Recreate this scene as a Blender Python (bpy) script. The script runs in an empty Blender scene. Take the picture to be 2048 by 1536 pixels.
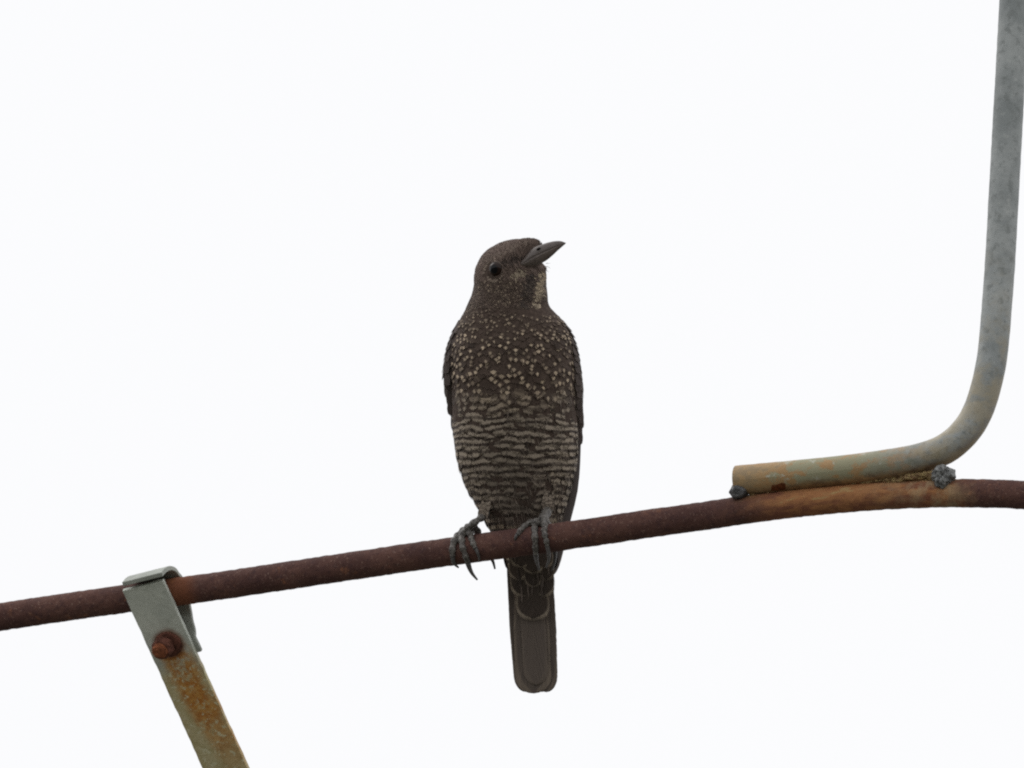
import bpy, bmesh, math
import numpy as np
from mathutils import Vector, noise as mnoise

sc = bpy.context.scene
rng = np.random.default_rng(7)

# ------------------------------------------------------------------ camera
PITCH = math.radians(25.0)          # the photographer looks up at the bird
DIST = 8.0                          # metres from lens to bird
SC = 0.00023                        # metres per photo pixel at the bird (a 21 cm thrush is 905 px long)
U = np.array([1.0, 0.0, 0.0])
V = np.array([0.0, -math.sin(PITCH), math.cos(PITCH)])
W = np.array([0.0, math.cos(PITCH), math.sin(PITCH)])
C0 = np.array([0.0, 0.0, 1.6 + DIST * math.sin(PITCH)])
cam_d = bpy.data.cameras.new('camera'); cam = bpy.data.objects.new('camera', cam_d)
sc.collection.objects.link(cam); sc.camera = cam
cam.location = C0 - DIST * W
cam.rotation_euler = (math.pi / 2 + PITCH, 0, 0)
cam_d.sensor_width = 36.0; cam_d.lens = 36.0 * DIST / (2048 * SC)
cam_d.clip_start = 0.1; cam_d.clip_end = 6000

# ------------------------------------------------------------------ sky, sun, exposure
SUN_EL, SUN_AZ = math.radians(52), math.radians(-60)     # high and to the left behind thick cloud
world = bpy.data.worlds.new('World'); sc.world = world; world.use_nodes = True
nt = world.node_tree; nt.nodes.clear()
sky = nt.nodes.new('ShaderNodeTexSky'); sky.sky_type = 'NISHITA'; sky.sun_disc = False
sky.sun_elevation = SUN_EL; sky.sun_rotation = math.radians(-60)
b1 = nt.nodes.new('ShaderNodeBackground'); b1.inputs['Strength'].default_value = 0.08
nt.links.new(sky.outputs[0], b1.inputs['Color'])
tc = nt.nodes.new('ShaderNodeTexCoord'); cl = nt.nodes.new('ShaderNodeTexNoise')
cl.inputs['Scale'].default_value = 3.0; cl.inputs['Detail'].default_value = 3.0
nt.links.new(tc.outputs['Generated'], cl.inputs['Vector'])
cr = nt.nodes.new('ShaderNodeValToRGB')
cr.color_ramp.elements[0].position = 0.35; cr.color_ramp.elements[0].color = (0.978, 0.980, 0.990, 1)
cr.color_ramp.elements[1].position = 0.65; cr.color_ramp.elements[1].color = (1.0, 1.0, 1.0, 1)
nt.links.new(cl.outputs['Fac'], cr.inputs['Fac'])
b2 = nt.nodes.new('ShaderNodeBackground'); b2.inputs['Strength'].default_value = 1.03
nt.links.new(cr.outputs['Color'], b2.inputs['Color'])
mx = nt.nodes.new('ShaderNodeMixShader'); mx.inputs[0].default_value = 0.94   # closed cloud cover
wo = nt.nodes.new('ShaderNodeOutputWorld')
nt.links.new(b1.outputs[0], mx.inputs[1]); nt.links.new(b2.outputs[0], mx.inputs[2])
nt.links.new(mx.outputs[0], wo.inputs['Surface'])
sun_d = bpy.data.lights.new('sun', 'SUN'); sun = bpy.data.objects.new('sun', sun_d)
sc.collection.objects.link(sun)
sun_d.energy = 0.6; sun_d.angle = math.radians(30); sun_d.color = (1.0, 0.97, 0.93)
sd = Vector((math.sin(SUN_AZ) * math.cos(SUN_EL), math.cos(SUN_AZ) * math.cos(SUN_EL), math.sin(SUN_EL)))
sun.rotation_euler = (-sd).to_track_quat('-Z', 'Y').to_euler()
sun.location = (0, 0, 12)
vs = sc.view_settings
vs.view_transform = 'Standard'; vs.look = 'None'; vs.exposure = 0.0; vs.gamma = 1.0; vs.use_curve_mapping = False
sc.render.engine = 'CYCLES'
sc.cycles.use_denoising = False
sc.cycles.transparent_max_bounces = 16
sc.cycles.filter_width = 2.1
sc.cycles.max_bounces = 6

# ------------------------------------------------------------------ geometry helpers
def P(px, py, w=0.0):
    """photo pixel + depth behind the rail plane (in photo-pixel units of 0.23 mm) -> world"""
    px, py, w = np.broadcast_arrays(np.asarray(px, float), np.asarray(py, float), np.asarray(w, float))
    wm = w * SC; k = (DIST + wm) / DIST * SC
    u = (px - 1024) * k; v = (768 - py) * k
    return C0 + u[..., None] * U + v[..., None] * V + wm[..., None] * W

def PX(a):
    a = np.asarray(a, float)
    return P(a[..., 0], a[..., 1], a[..., 2])

def unproject(X):
    d = np.asarray(X, float) - C0
    wm = d @ W; k = (DIST + wm) / DIST * SC
    return np.stack([1024 + (d @ U) / k, 768 - (d @ V) / k, wm / SC], -1)

def nrm(v):
    v = np.asarray(v, float)
    return v / np.maximum(np.linalg.norm(v, axis=-1, keepdims=True), 1e-12)

def pchip(x, y):
    x = np.asarray(x, float); y = np.asarray(y, float); h = np.diff(x); d = np.diff(y) / h
    m = np.zeros_like(y); m[0] = d[0]; m[-1] = d[-1]
    for i in range(1, len(x) - 1):
        if d[i - 1] * d[i] > 0:
            w1 = 2 * h[i] + h[i - 1]; w2 = h[i] + 2 * h[i - 1]
            m[i] = (w1 + w2) / (w1 / d[i - 1] + w2 / d[i])
    def f(q):
        q = np.clip(np.asarray(q, float), x[0], x[-1]); i = np.clip(np.searchsorted(x, q) - 1, 0, len(h) - 1)
        t = (q - x[i]) / h[i]; a = t * t * t; b = t * t
        return (2*a - 3*b + 1) * y[i] + (a - 2*b + t) * h[i] * m[i] + (3*b - 2*a) * y[i+1] + (a - b) * h[i] * m[i+1]
    return f

def spline(pts, n):
    """Catmull-Rom through the points (any dimension), n samples evenly by chord"""
    p = np.asarray(pts, float); p = np.vstack([2*p[0]-p[1], p, 2*p[-1]-p[-2]])
    out = []
    for i in range(1, len(p) - 2):
        t = np.linspace(0, 1, 24, endpoint=False)[:, None]
        out.append(0.5 * (2*p[i] + (p[i+1]-p[i-1])*t + (2*p[i-1]-5*p[i]+4*p[i+1]-p[i+2])*t**2 + (3*p[i]-p[i-1]-3*p[i+1]+p[i+2])*t**3))
    out = np.vstack(out + [p[-2:-1]])
    s = np.concatenate([[0], np.cumsum(np.linalg.norm(np.diff(out[:, :3], axis=0), axis=1))])
    q = np.linspace(0, s[-1], n)
    return np.stack([np.interp(q, s, out[:, k]) for k in range(out.shape[1])], -1)

class MB:
    def __init__(self): self.v = []; self.f = []; self.uv = []; self.n = 0
    def add(self, verts, faces, uvs=None):
        verts = np.asarray(verts, float); self.v.append(verts)
        self.f += [tuple(i + self.n for i in f) for f in faces]
        self.uv.append(np.zeros((len(verts), 2)) if uvs is None else np.asarray(uvs, float))
        self.n += len(verts)
    def build(self, name, mat, parent=None, smooth=True):
        v = np.vstack(self.v); off = ROOT_LOC.get(parent.name, np.zeros(3)) if parent else np.zeros(3)
        me = bpy.data.meshes.new(name); me.from_pydata((v - off).tolist(), [], self.f); me.update()
        uvs = np.vstack(self.uv); lay = me.uv_layers.new(name='UVMap')
        idx = np.zeros(len(me.loops), dtype=np.int32); me.loops.foreach_get('vertex_index', idx)
        lay.data.foreach_set('uv', uvs[idx].astype(np.float32).ravel())
        return finish(name, me, mat, parent, smooth)

ROOT_LOC = {}
def finish(name, me, mat, parent=None, smooth=True):
    o = bpy.data.objects.new(name, me); sc.collection.objects.link(o)
    if mat: me.materials.append(mat)
    if smooth: me.polygons.foreach_set('use_smooth', [True] * len(me.polygons))
    if parent:
        o.parent = parent; ROOT_LOC[o.name] = ROOT_LOC[parent.name]
    return o

def root(name, loc, label, cat):
    o = bpy.data.objects.new(name, None); sc.collection.objects.link(o)
    o.location = loc; o.empty_display_size = 0.02
    o['label'] = label; o['category'] = cat
    ROOT_LOC[o.name] = np.asarray(loc, float)
    return o

def grid_faces(nr, nc, wrap):
    f = []
    for i in range(nr - 1):
        for j in range(nc if wrap else nc - 1):
            k = (j + 1) % nc
            f.append((i*nc + j, i*nc + k, (i+1)*nc + k, (i+1)*nc + j))
    return f

def tube(mb, path, rad, seg=16, caps=True, wob=0.0, freq=200.0, seed=0.0, ref=None):
    """swept round section along world-space path; uv = (metres along, turn)"""
    path = np.asarray(path, float); n = len(path); rad = np.broadcast_to(np.asarray(rad, float), (n,))
    T = nrm(np.gradient(path, axis=0)); ref = V if ref is None else ref
    A = nrm(np.cross(T, np.broadcast_to(ref, T.shape)))
    for i in range(1, n):                                  # parallel transport keeps the section from twisting
        a = A[i-1] - T[i] * (A[i-1] @ T[i]); A[i] = a / np.linalg.norm(a)
    B = np.cross(A, T)
    s = np.concatenate([[0], np.cumsum(np.linalg.norm(np.diff(path, axis=0), axis=1))])
    th = np.linspace(0, 2*math.pi, seg + 1)                # seam vertex doubled for the uv
    r = np.repeat(rad[:, None], seg + 1, 1)
    if wob:
        for i in range(n):
            for j in range(seg):
                q = path[i] + A[i]*math.cos(th[j])*rad[i] + B[i]*math.sin(th[j])*rad[i]
                r[i, j] += wob * mnoise.noise(Vector(q * freq + seed))
            r[i, seg] = r[i, 0]
    v = path[:, None] + r[..., None] * (np.cos(th)[None, :, None]*A[:, None] + np.sin(th)[None, :, None]*B[:, None])
    uv = np.stack(np.broadcast_arrays(s[:, None], th[None]/(2*math.pi)), -1)
    f = [(a, d, c, b) for a, b, c, d in grid_faces(n, seg + 1, False)]
    vv = v.reshape(-1, 3); uu = uv.reshape(-1, 2)
    if caps:
        k = len(vv); vv = np.vstack([vv, path[:1], path[-1:]]); uu = np.vstack([uu, [[s[0], .5]], [[s[-1], .5]]])
        o = (n - 1) * (seg + 1)
        f += [(k, j, j+1) for j in range(seg)] + [(k+1, o+j+1, o+j) for j in range(seg)]
    mb.add(vv, f, uu)

def voxel_joined(o, size, smooth_iter=4):
    """turn overlapping tubes into one continuous skin"""
    m = o.modifiers.new('remesh', 'REMESH'); m.mode = 'VOXEL'; m.voxel_size = size; m.use_smooth_shade = True
    s = o.modifiers.new('smooth', 'SMOOTH'); s.factor = 0.5; s.iterations = smooth_iter
    dg = bpy.context.evaluated_depsgraph_get(); me = bpy.data.meshes.new_from_object(o.evaluated_get(dg))
    mats = list(o.data.materials); o.modifiers.clear(); o.data = me
    me.materials.clear()
    for q in mats: me.materials.append(q)
    me.polygons.foreach_set('use_smooth', [True] * len(me.polygons))

def lumpy(mb, centre, radii, axes, amp, freq, seed):
    bm = bmesh.new(); bmesh.ops.create_icosphere(bm, subdivisions=4, radius=1.0)
    v = np.array([q.co[:] for q in bm.verts]); f = [[q.index for q in p.verts] for p in bm.faces]; bm.free()
    d = np.array([1 + amp*mnoise.noise(Vector(q*freq + seed)) + 0.5*amp*mnoise.noise(Vector(q*freq*2.7 + seed)) for q in v])
    v = v * d[:, None] * np.asarray(radii)
    mb.add(centre + v @ np.asarray(axes), f)

# ------------------------------------------------------------------ materials
class NB:
    """a few words for writing node trees"""
    def __init__(self, name):
        self.m = bpy.data.materials.new(name); self.m.use_nodes = True; self.t = self.m.node_tree
        self.bsdf = self.t.nodes['Principled BSDF']; self.out = self.t.nodes['Material Output']
    def n(self, kind, **kw):
        o = self.t.nodes.new('ShaderNode' + kind)
        for k, v in kw.items(): setattr(o, k, v)
        return o
    def put(self, sock, val):
        if hasattr(val, 'is_output'): self.t.links.new(val, sock)
        else:
            if isinstance(val, tuple) and len(val) == 3 and sock.type == 'RGBA': val = (*val, 1)
            sock.default_value = val
    def math(self, op, a, b=0.0, c=None):
        o = self.n('Math', operation=op); self.put(o.inputs[0], a); self.put(o.inputs[1], b)
        if c is not None: self.put(o.inputs[2], c)
        return o.outputs[0]
    def step(self, x, lo, hi, a=0.0, b=1.0):
        o = self.n('MapRange', interpolation_type='SMOOTHSTEP')
        for i, q in enumerate((x, lo, hi, a, b)): self.put(o.inputs[i], q)
        return o.outputs[0]
    def mix(self, f, a, b, mode='MIX'):
        o = self.n('Mix', data_type='RGBA', blend_type=mode)
        self.put(o.inputs[0], f); self.put(o.inputs[6], a); self.put(o.inputs[7], b)
        return o.outputs[2]
    def noise(self, vec, scale, detail=4.0, rough=0.6, stretch=None):
        if stretch:
            mp = self.n('Mapping'); self.put(mp.inputs['Vector'], vec); mp.inputs['Scale'].default_value = stretch; vec = mp.outputs[0]
        o = self.n('TexNoise'); self.put(o.inputs['Vector'], vec)
        o.inputs['Scale'].default_value = scale; o.inputs['Detail'].default_value = detail; o.inputs['Roughness'].default_value = rough
        return o.outputs['Fac']
    def bump(self, h, strength, dist):
        o = self.n('Bump'); o.inputs['Strength'].default_value = strength; o.inputs['Distance'].default_value = dist
        self.put(o.inputs['Height'], h); self.put(self.bsdf.inputs['Normal'], o.outputs[0])
    def set(self, **kw):
        for k, v in kw.items(): self.put(self.bsdf.inputs[k.replace('_', ' ')], v)
        return self.m
    def obj(self): return self.n('TexCoord').outputs['Object']
    def uv(self):
        s = self.n('SeparateXYZ'); self.put(s.inputs[0], self.n('TexCoord').outputs['UV']); return s.outputs[0], s.outputs[1]

def simple(name, col, rough=0.6, spec=0.3, var=0.25, scale=900.0, bump=0.0):
    b = NB(name); o = b.obj(); k = b.noise(o, scale)
    c = b.mix(b.step(k, 0.3, 0.7), tuple(q*(1-var) for q in col), tuple(q*(1+var) for q in col))
    if bump: b.bump(k, bump, 0.0004)
    return b.set(Base_Color=c, Roughness=rough, Specular_IOR_Level=spec)

def rust_dark(name, s_clamp=None, s_weld0=None, s_weld1=None):
    b = NB(name); o = b.obj(); s, _ = b.uv()
    n1 = b.noise(o, 55.0, 5.0, .65); n2 = b.noise(o, 420.0, 4.0, .7); n3 = b.noise(o, 850.0, 2.0, .6)
    c = b.mix(b.step(n1, .35, .65), (.080, .037, .032), (.125, .060, .047))
    c = b.mix(b.step(n2, .50, .66, 0, .75), c, (.062, .030, .030))
    c = b.mix(b.step(b.noise(o, 130.0, 6.0, .7), .59, .72, 0, .7), c, (.30, .125, .060))     # brighter orange scabs
    c = b.mix(b.step(n3, .58, .74, 0, .5), c, (.33, .22, .175))                                # pale salt specks
    if s_clamp is not None:                                                                    # run-off orange beside the clamp
        d = b.math('ABSOLUTE', b.math('SUBTRACT', s, s_clamp))
        d = b.math('ADD', d, b.math('MULTIPLY', b.math('SUBTRACT', n1, .5), .010))
        c = b.mix(b.step(d, .015, .005, 0, .6), c, (.24, .080, .030))
    if s_weld0 is not None:                                                                    # flux-burnt stretch under the welded pipe
        wob = b.math('MULTIPLY', b.math('SUBTRACT', b.noise(o, 90.0, 5.0, .6), .5), .035)
        sw = b.math('ADD', s, wob)
        k = b.math('MULTIPLY', b.step(sw, s_weld0 - .006, s_weld0 + .030), b.step(sw, s_weld1 + .014, s_weld1 - .006))
        streak = b.noise(o, 75.0, 5.0, .65, stretch=(.55, 1, 2.2))
        bc = b.mix(b.step(streak, .40, .56), (.22, .085, .045), (.42, .19, .075))
        bc = b.mix(b.step(streak, .58, .66), bc, (.46, .30, .13))
        pale = b.step(sw, s_weld0 + .055, s_weld1 - .004, 0, .55)
        bc = b.mix(b.math('MULTIPLY', pale, b.step(b.noise(o, 200., 4.), .35, .6)), bc, (.50, .40, .24))
        c = b.mix(b.math('MULTIPLY', k, .85), c, bc)
    h = b.math('ADD', n2, b.math('MULTIPLY', n3, .5)); b.bump(h, .55, .0005)
    return b.set(Base_Color=c, Roughness=.82, Specular_IOR_Level=.25)

def galvanised(name, s_end):
    """weathered zinc tube: grey spangle, going yellow-brown along its lower stretch (s < s_end)"""
    b = NB(name); o = b.obj(); s, t = b.uv()
    n1 = b.noise(o, 48.0, 5.0, .62); n2 = b.noise(o, 260.0, 5.0, .7); n3 = b.noise(o, 1100.0, 3.0, .6)
    c = b.mix(b.step(n1, .33, .67), (.225, .245, .245), (.345, .365, .36))
    c = b.mix(b.step(n2, .50, .64, 0, .7), c, (.17, .185, .18))
    c = b.mix(b.step(n2, .42, .28, 0, .5), c, (.50, .515, .49))
    c = b.mix(b.step(n3, .64, .74, 0, .5), c, (.20, .20, .19))
    sw = b.math('ADD', s, b.math('MULTIPLY', b.math('SUBTRACT', n1, .5), .06))
    k = b.step(sw, s_end, s_end - .055)
    st = b.noise(o, 62.0, 6.0, .72, stretch=(.6, 1, 1))
    y = b.mix(b.step(st, .45, .52), (.33, .31, .19), (.42, .195, .05))
    y = b.mix(b.step(st, .58, .62), y, (.20, .075, .026))
    y = b.mix(b.step(b.noise(o, 210., 4., .6), .60, .66, 0, .85), y, (.50, .50, .42))
    c = b.mix(b.math('MULTIPLY', k, .92), c, y)
    t2 = b.math('FRACT', b.math('ADD', t, .5))
    low = b.step(b.math('ADD', b.math('ABSOLUTE', b.math('SUBTRACT', t2, .27)), b.math('MULTIPLY', b.math('SUBTRACT', st, .5), .28)), .17, .07)
    c = b.mix(b.math('MULTIPLY', low, b.step(sw, s_end + .03, s_end - .02, 0, .85)), c, b.mix(b.step(n2, .4, .6), (.15, .075, .035), (.30, .19, .085)))
    k2 = b.step(sw, s_end + .13, s_end - .02, 0, .6)
    c = b.mix(b.math('MULTIPLY', k2, b.step(st, .42, .6)), c, (.42, .34, .20))
    h = b.math('ADD', n2, b.math('MULTIPLY', n3, .4)); b.bump(h, .25, .0004)
    return b.set(Base_Color=c, Roughness=.55, Metallic=.15, Specular_IOR_Level=.4)

def zinc_flat(name, streak=True, tone=1.0):
    """flat bar: uv.x = metres down from the top, uv.y = metres across from the middle"""
    b = NB(name); o = b.obj(); s, t = b.uv()
    n1 = b.noise(o, 60.0, 5.0, .62); n2 = b.noise(o, 300.0, 5.0, .7); n3 = b.noise(o, 900.0, 3.0, .6)
    c = b.mix(b.step(n1, .33, .67), (.50, .53, .475), (.66, .69, .62))
    c = b.mix(b.step(n2, .50, .70, 0, .5), c, (.36, .39, .33))
    c = b.mix(b.step(n3, .62, .74, 0, .35), c, (.60, .60, .55))
    if streak:
        sw = b.math('ADD', s, b.math('MULTIPLY', b.math('SUBTRACT', n1, .5), .02))
        ol = b.mix(b.step(n2, .35, .65), (.50, .42, .19), (.62, .53, .30))
        c = b.mix(b.step(sw, .032, .056, 0, .9), c, ol)
        # rust running down from the bolt
        off = b.math('ADD', t, b.math('MULTIPLY', b.math('SUBTRACT', n1, .5), .014))
        off = b.math('SUBTRACT', off, b.math('MULTIPLY', b.math('SUBTRACT', s, .034), .10))
        k = b.math('MULTIPLY', b.step(b.math('ABSOLUTE', off), .0105, .0035), b.math('MULTIPLY', b.step(s, .030, .036), b.step(sw, .120, .065)))
        k = b.math('MULTIPLY', k, b.step(b.noise(o, 140., 6., .75), .36, .50, .15, 1))
        c = b.mix(k, c, b.mix(b.step(n2, .4, .6), (.48, .18, .03), (.60, .31, .08)))
        # rust halo round the washer
        d2 = b.math('SQRT', b.math('ADD', b.math('POWER', b.math('SUBTRACT', s, BOLT_S), 2.0), b.math('POWER', b.math('ADD', t, 0.0), 2.0)))
        d2 = b.math('ADD', d2, b.math('MULTIPLY', b.math('SUBTRACT', n1, .5), .004))
        c = b.mix(b.step(d2, .0095, .0065, 0, .8), c, (.22, .085, .035))
        # pale flakes of zinc left standing
        fl = b.math('MULTIPLY', b.step(b.noise(o, 420., 3., .6), .58, .63), b.step(s, .036, .046))
        c = b.mix(b.math('MULTIPLY', fl, .75), c, (.72, .68, .46))
    c = b.mix(1.0, c, (tone, tone, tone), 'MULTIPLY')
    b.bump(b.math('ADD', n2, n3), .3, .0004)
    return b.set(Base_Color=c, Roughness=.6, Metallic=.1, Specular_IOR_Level=.35)

def feather_mat():
    b = NB('plumage')
    u, v = b.uv()
    base = b.n('Attribute', attribute_name='fbase'); pale = b.n('Attribute', attribute_name='fpale'); par = b.n('Attribute', attribute_name='fpar')
    sp = b.n('SeparateColor'); b.put(sp.inputs[0], par.outputs['Color'])
    spot, bar, edge = sp.outputs[0], sp.outputs[1], sp.outputs[2]
    o = b.obj()
    uu = b.math('ABSOLUTE', b.math('MULTIPLY', b.math('SUBTRACT', u, .5), 2.0))            # 0 at the shaft, 1 at the edge
    wob = b.math('SUBTRACT', b.noise(o, 620.0, 3.0, .6), .5)
    barb = b.n('CombineXYZ'); b.put(barb.inputs[0], b.math('SUBTRACT', v, b.math('MULTIPLY', uu, .55)))
    b.put(barb.inputs[1], b.math('MULTIPLY', b.math('GREATER_THAN', u, .5), 7.3)); b.put(barb.inputs[2], b.math('MULTIPLY', par.outputs['Alpha'], 50.0))
    streak = b.noise(barb.outputs[0], 16.0, 3.0, .7)
    ph = b.n('Attribute', attribute_name='fphase').outputs['Fac']                           # where in the dark/pale cycle of the barring
    hv = b.n('CombineXYZ'); b.put(hv.inputs[0], b.math('MULTIPLY', u, 9.0)); b.put(hv.inputs[1], b.math('MULTIPLY', v, 1.2)); b.put(hv.inputs[2], b.math('MULTIPLY', par.outputs['Alpha'], 50.0))
    hair = b.noise(hv.outputs[0], 1.6, 3.0, .7)
    ph = b.math('ADD', ph, b.math('ADD', b.math('MULTIPLY', b.math('SUBTRACT', hair, .5), .62), b.math('MULTIPLY', wob, .25)))
    wv = b.math('SINE', b.math('MULTIPLY', ph, 6.28318))
    tip = b.step(wv, -.15, .45); dark = b.step(wv, .08, -.40)
    c = base.outputs['Color']
    mid = b.mix(.6, base.outputs['Color'], pale.outputs['Color'])
    c = b.mix(bar, c, mid)
    dk = b.mix(1.0, base.outputs['Color'], (.34, .30, .30), 'MULTIPLY')
    c = b.mix(b.math('MULTIPLY', b.math('MULTIPLY', dark, b.step(b.noise(o, 330., 2., .5), .34, .48, .40, 1)), bar), c, dk)
    c = b.mix(b.math('MULTIPLY', tip, bar), c, pale.outputs['Color'])
    # pale drop at the tip of a breast feather
    dv = b.math('SUBTRACT', v, .66)
    hwid = b.math('MINIMUM', b.math('MULTIPLY', dv, 4.5), b.math('MULTIPLY', b.math('SUBTRACT', 1.02, v), 1.55))
    hwid = b.math('MULTIPLY', hwid, b.math('ADD', .80, b.math('MULTIPLY', par.outputs['Alpha'], .85)))
    drop = b.step(b.math('SUBTRACT', b.math('ADD', uu, b.math('MULTIPLY', wob, .45)), hwid), .14, -.16)
    c = b.mix(b.math('MULTIPLY', drop, spot), c, pale.outputs['Color'])
    c = b.mix(b.math('MULTIPLY', b.step(b.math('ADD', uu, b.math('MULTIPLY', b.math('POWER', v, 10.0), 1.4)), .80, .97), edge), c, pale.outputs['Color'])
    c = b.mix(pale.outputs['Alpha'], c, b.mix(b.step(streak, .3, .7), (.80, .80, .81), (1.18, 1.17, 1.14)), 'MULTIPLY')
    b.set(Base_Color=c, Roughness=.75, Specular_IOR_Level=.18)
    # frayed barbs at the rim
    fr = b.math('ADD', b.math('MAXIMUM', b.math('POWER', uu, 1.6), b.math('SUBTRACT', b.math('MULTIPLY', v, 1.0), .02)), b.math('MULTIPLY', b.math('SUBTRACT', b.noise(barb.outputs[0], 34.0, 2.0, .7), .5), .34))
    al = b.step(fr, 1.03, b.math('SUBTRACT', .97, b.math('MULTIPLY', base.outputs['Alpha'], .17)))
    tr = b.n('BsdfTransparent'); ms = b.n('MixShader'); b.put(ms.inputs[0], al)
    b.put(ms.inputs[1], tr.outputs[0]); b.put(ms.inputs[2], b.bsdf.outputs[0]); b.put(b.out.inputs['Surface'], ms.outputs[0])
    return b.m

# ------------------------------------------------------------------ ground (below the frame)
gb = NB('concrete_yard'); go = gb.obj()
gm = gb.set(Base_Color=gb.mix(gb.step(gb.noise(go, .7, 6.0), .35, .65), (.085, .086, .072), (.14, .135, .115)), Roughness=.9)
mb = MB(); mb.add([(-3000, -3000, 0), (3000, -3000, 0), (3000, 3000, 0), (-3000, 3000, 0)], [(0, 1, 2, 3)])
ground = mb.build('ground', gm, smooth=False); ground['kind'] = 'structure'

# ------------------------------------------------------------------ welded pipe frame
KW = -0.35                                                   # the rail comes nearer to the right, so that it is level in the world
rail_px = np.array([(-260, 1272), (-100, 1249), (0, 1234), (200, 1204.5), (440, 1171.5), (650, 1140), (860, 1109), (1020, 1087), (1180, 1064.8), (1300, 1047),
                    (1420, 1030.3), (1512, 1016.5), (1620, 1003.5), (1727, 994.0), (1820, 988.5), (1911, 986.5), (1980, 987.3), (2048, 990.2), (2150, 998), (2300, 1018)], float)
rail_w = lambda px: (np.asarray(px, float) - 1040) * KW
rail_y = pchip(rail_px[:, 0], rail_px[:, 1])
R_RAIL = 28.3
rail_vis = P(rail_px[:, 0], rail_px[:, 1], rail_w(rail_px[:, 0]))
L0, R0 = rail_vis[0], rail_vis[-1]
dl = nrm(rail_vis[0] - rail_vis[1]); dr = nrm(rail_vis[-1] - rail_vis[-2])
left = [L0 + dl*.45 + (0, 0, -.10), L0 + dl*.75 + (0, 0, -.32), L0 + dl*.88 + (0, 0, -.75), L0 + dl*.90 + (0, 0, -1.5), np.array([*(L0 + dl*.90)[:2], -.2])]
right = [R0 + dr*.40 + (0, 0, -.08), R0 + dr*.70 + (0, 0, -.30), R0 + dr*.84 + (0, 0, -.75), R0 + dr*.86 + (0, 0, -1.5), np.array([*(R0 + dr*.86)[:2], -.2])]
frame_loc = np.array([L0[0] + dl[0]*.9, L0[1] + dl[1]*.9, 0.0])
frame = root('pipe_frame', frame_loc, 'rusty bent pipe rail with a grey galvanised pipe welded on top of it', 'pipe rail')
full = spline(np.vstack([np.array(left)[::-1], rail_vis, np.array(right)]), 9000)
ia, ib = [int(np.argmin(np.linalg.norm(full - q, axis=1))) for q in (L0, R0)]
pick = np.concatenate([np.arange(0, ia, 50), np.arange(ia, ib), np.arange(ib, 9000, 50), [8999]])
rail_path = full[pick]
s_all = np.concatenate([[0], np.cumsum(np.linalg.norm(np.diff(rail_path, axis=0), axis=1))])
rail_imgx = unproject(rail_path)[:, 0]
inner = slice(len(np.arange(0, ia, 50)), len(np.arange(0, ia, 50)) + ib - ia)
s_at = lambda px: float(np.interp(px, rail_imgx[inner], s_all[inner]))
mat_rail = rust_dark('rusted_steel', s_at(352), s_at(1480), s_at(1912))
mb = MB(); tube(mb, rail_path, R_RAIL*SC, 40, wob=.00028, freq=420.0)
rail = mb.build('rail', mat_rail, frame); rail['label'] = 'dark reddish brown rusted rail the bird perches on'

up_px = np.array([(1474, 961.0), (1560, 953.5), (1650, 944.8), (1730, 935.5), (1808, 923.5), (1860, 911), (1898, 893), (1932, 862), (1955, 824), (1973, 770), (1986, 700), (1995.5, 590), (2001, 510), (2013, 290), (2026, 55), (2038, -170)], float)
wb = rail_w(1800)
up_w = np.where(up_px[:, 0] <= 1808, rail_w(up_px[:, 0]), wb + (up_px[:, 0]-1800)*KW*.5 + np.maximum(0, 895 - up_px[:, 1])*.40)
up_world = P(up_px[:, 0], up_px[:, 1], up_w)
dtop = nrm(up_world[-1] - up_world[-2])
up_path = spline(np.vstack([up_world, up_world[-1] + dtop*.25, up_world[-1] + dtop*.6]), 330)
upT = s_up = np.concatenate([[0], np.cumsum(np.linalg.norm(np.diff(up_path, axis=0), axis=1))])
up_img = unproject(up_path)
s_bend = float(s_up[np.argmin(np.abs(up_img[:, 0] - 1905) + np.abs(up_img[:, 1] - 870))])
mat_galv = galvanised('galvanised_tube', s_bend)
mb = MB(); R_UP = 30.2
r = np.full(len(up_path), R_UP*SC); r[:6] *= np.linspace(.985, 1.0, 6)
tube(mb, up_path, r, 40, caps=False, wob=.00012, freq=300.0)
tube(mb, up_path[:28][::-1], R_UP*SC*.80, 40, caps=True)             # bore seen through the open end
# annular rim joining bore and outside
T0 = nrm(up_path[1] - up_path[0]); A0 = nrm(np.cross(T0, V)); B0 = np.cross(A0, T0); th = np.linspace(0, 2*math.pi, 40, endpoint=False)
ring = lambda rr: up_path[0] + rr*(np.cos(th)[:, None]*A0 + np.sin(th)[:, None]*B0)
mb.add(np.vstack([ring(R_UP*SC*.985), ring(R_UP*SC*.80)]), grid_faces(2, 40, True))
upr = mb.build('upright_pipe', mat_galv, frame); upr['label'] = 'grey galvanised pipe bent upright, yellow brown along its welded foot'

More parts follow.
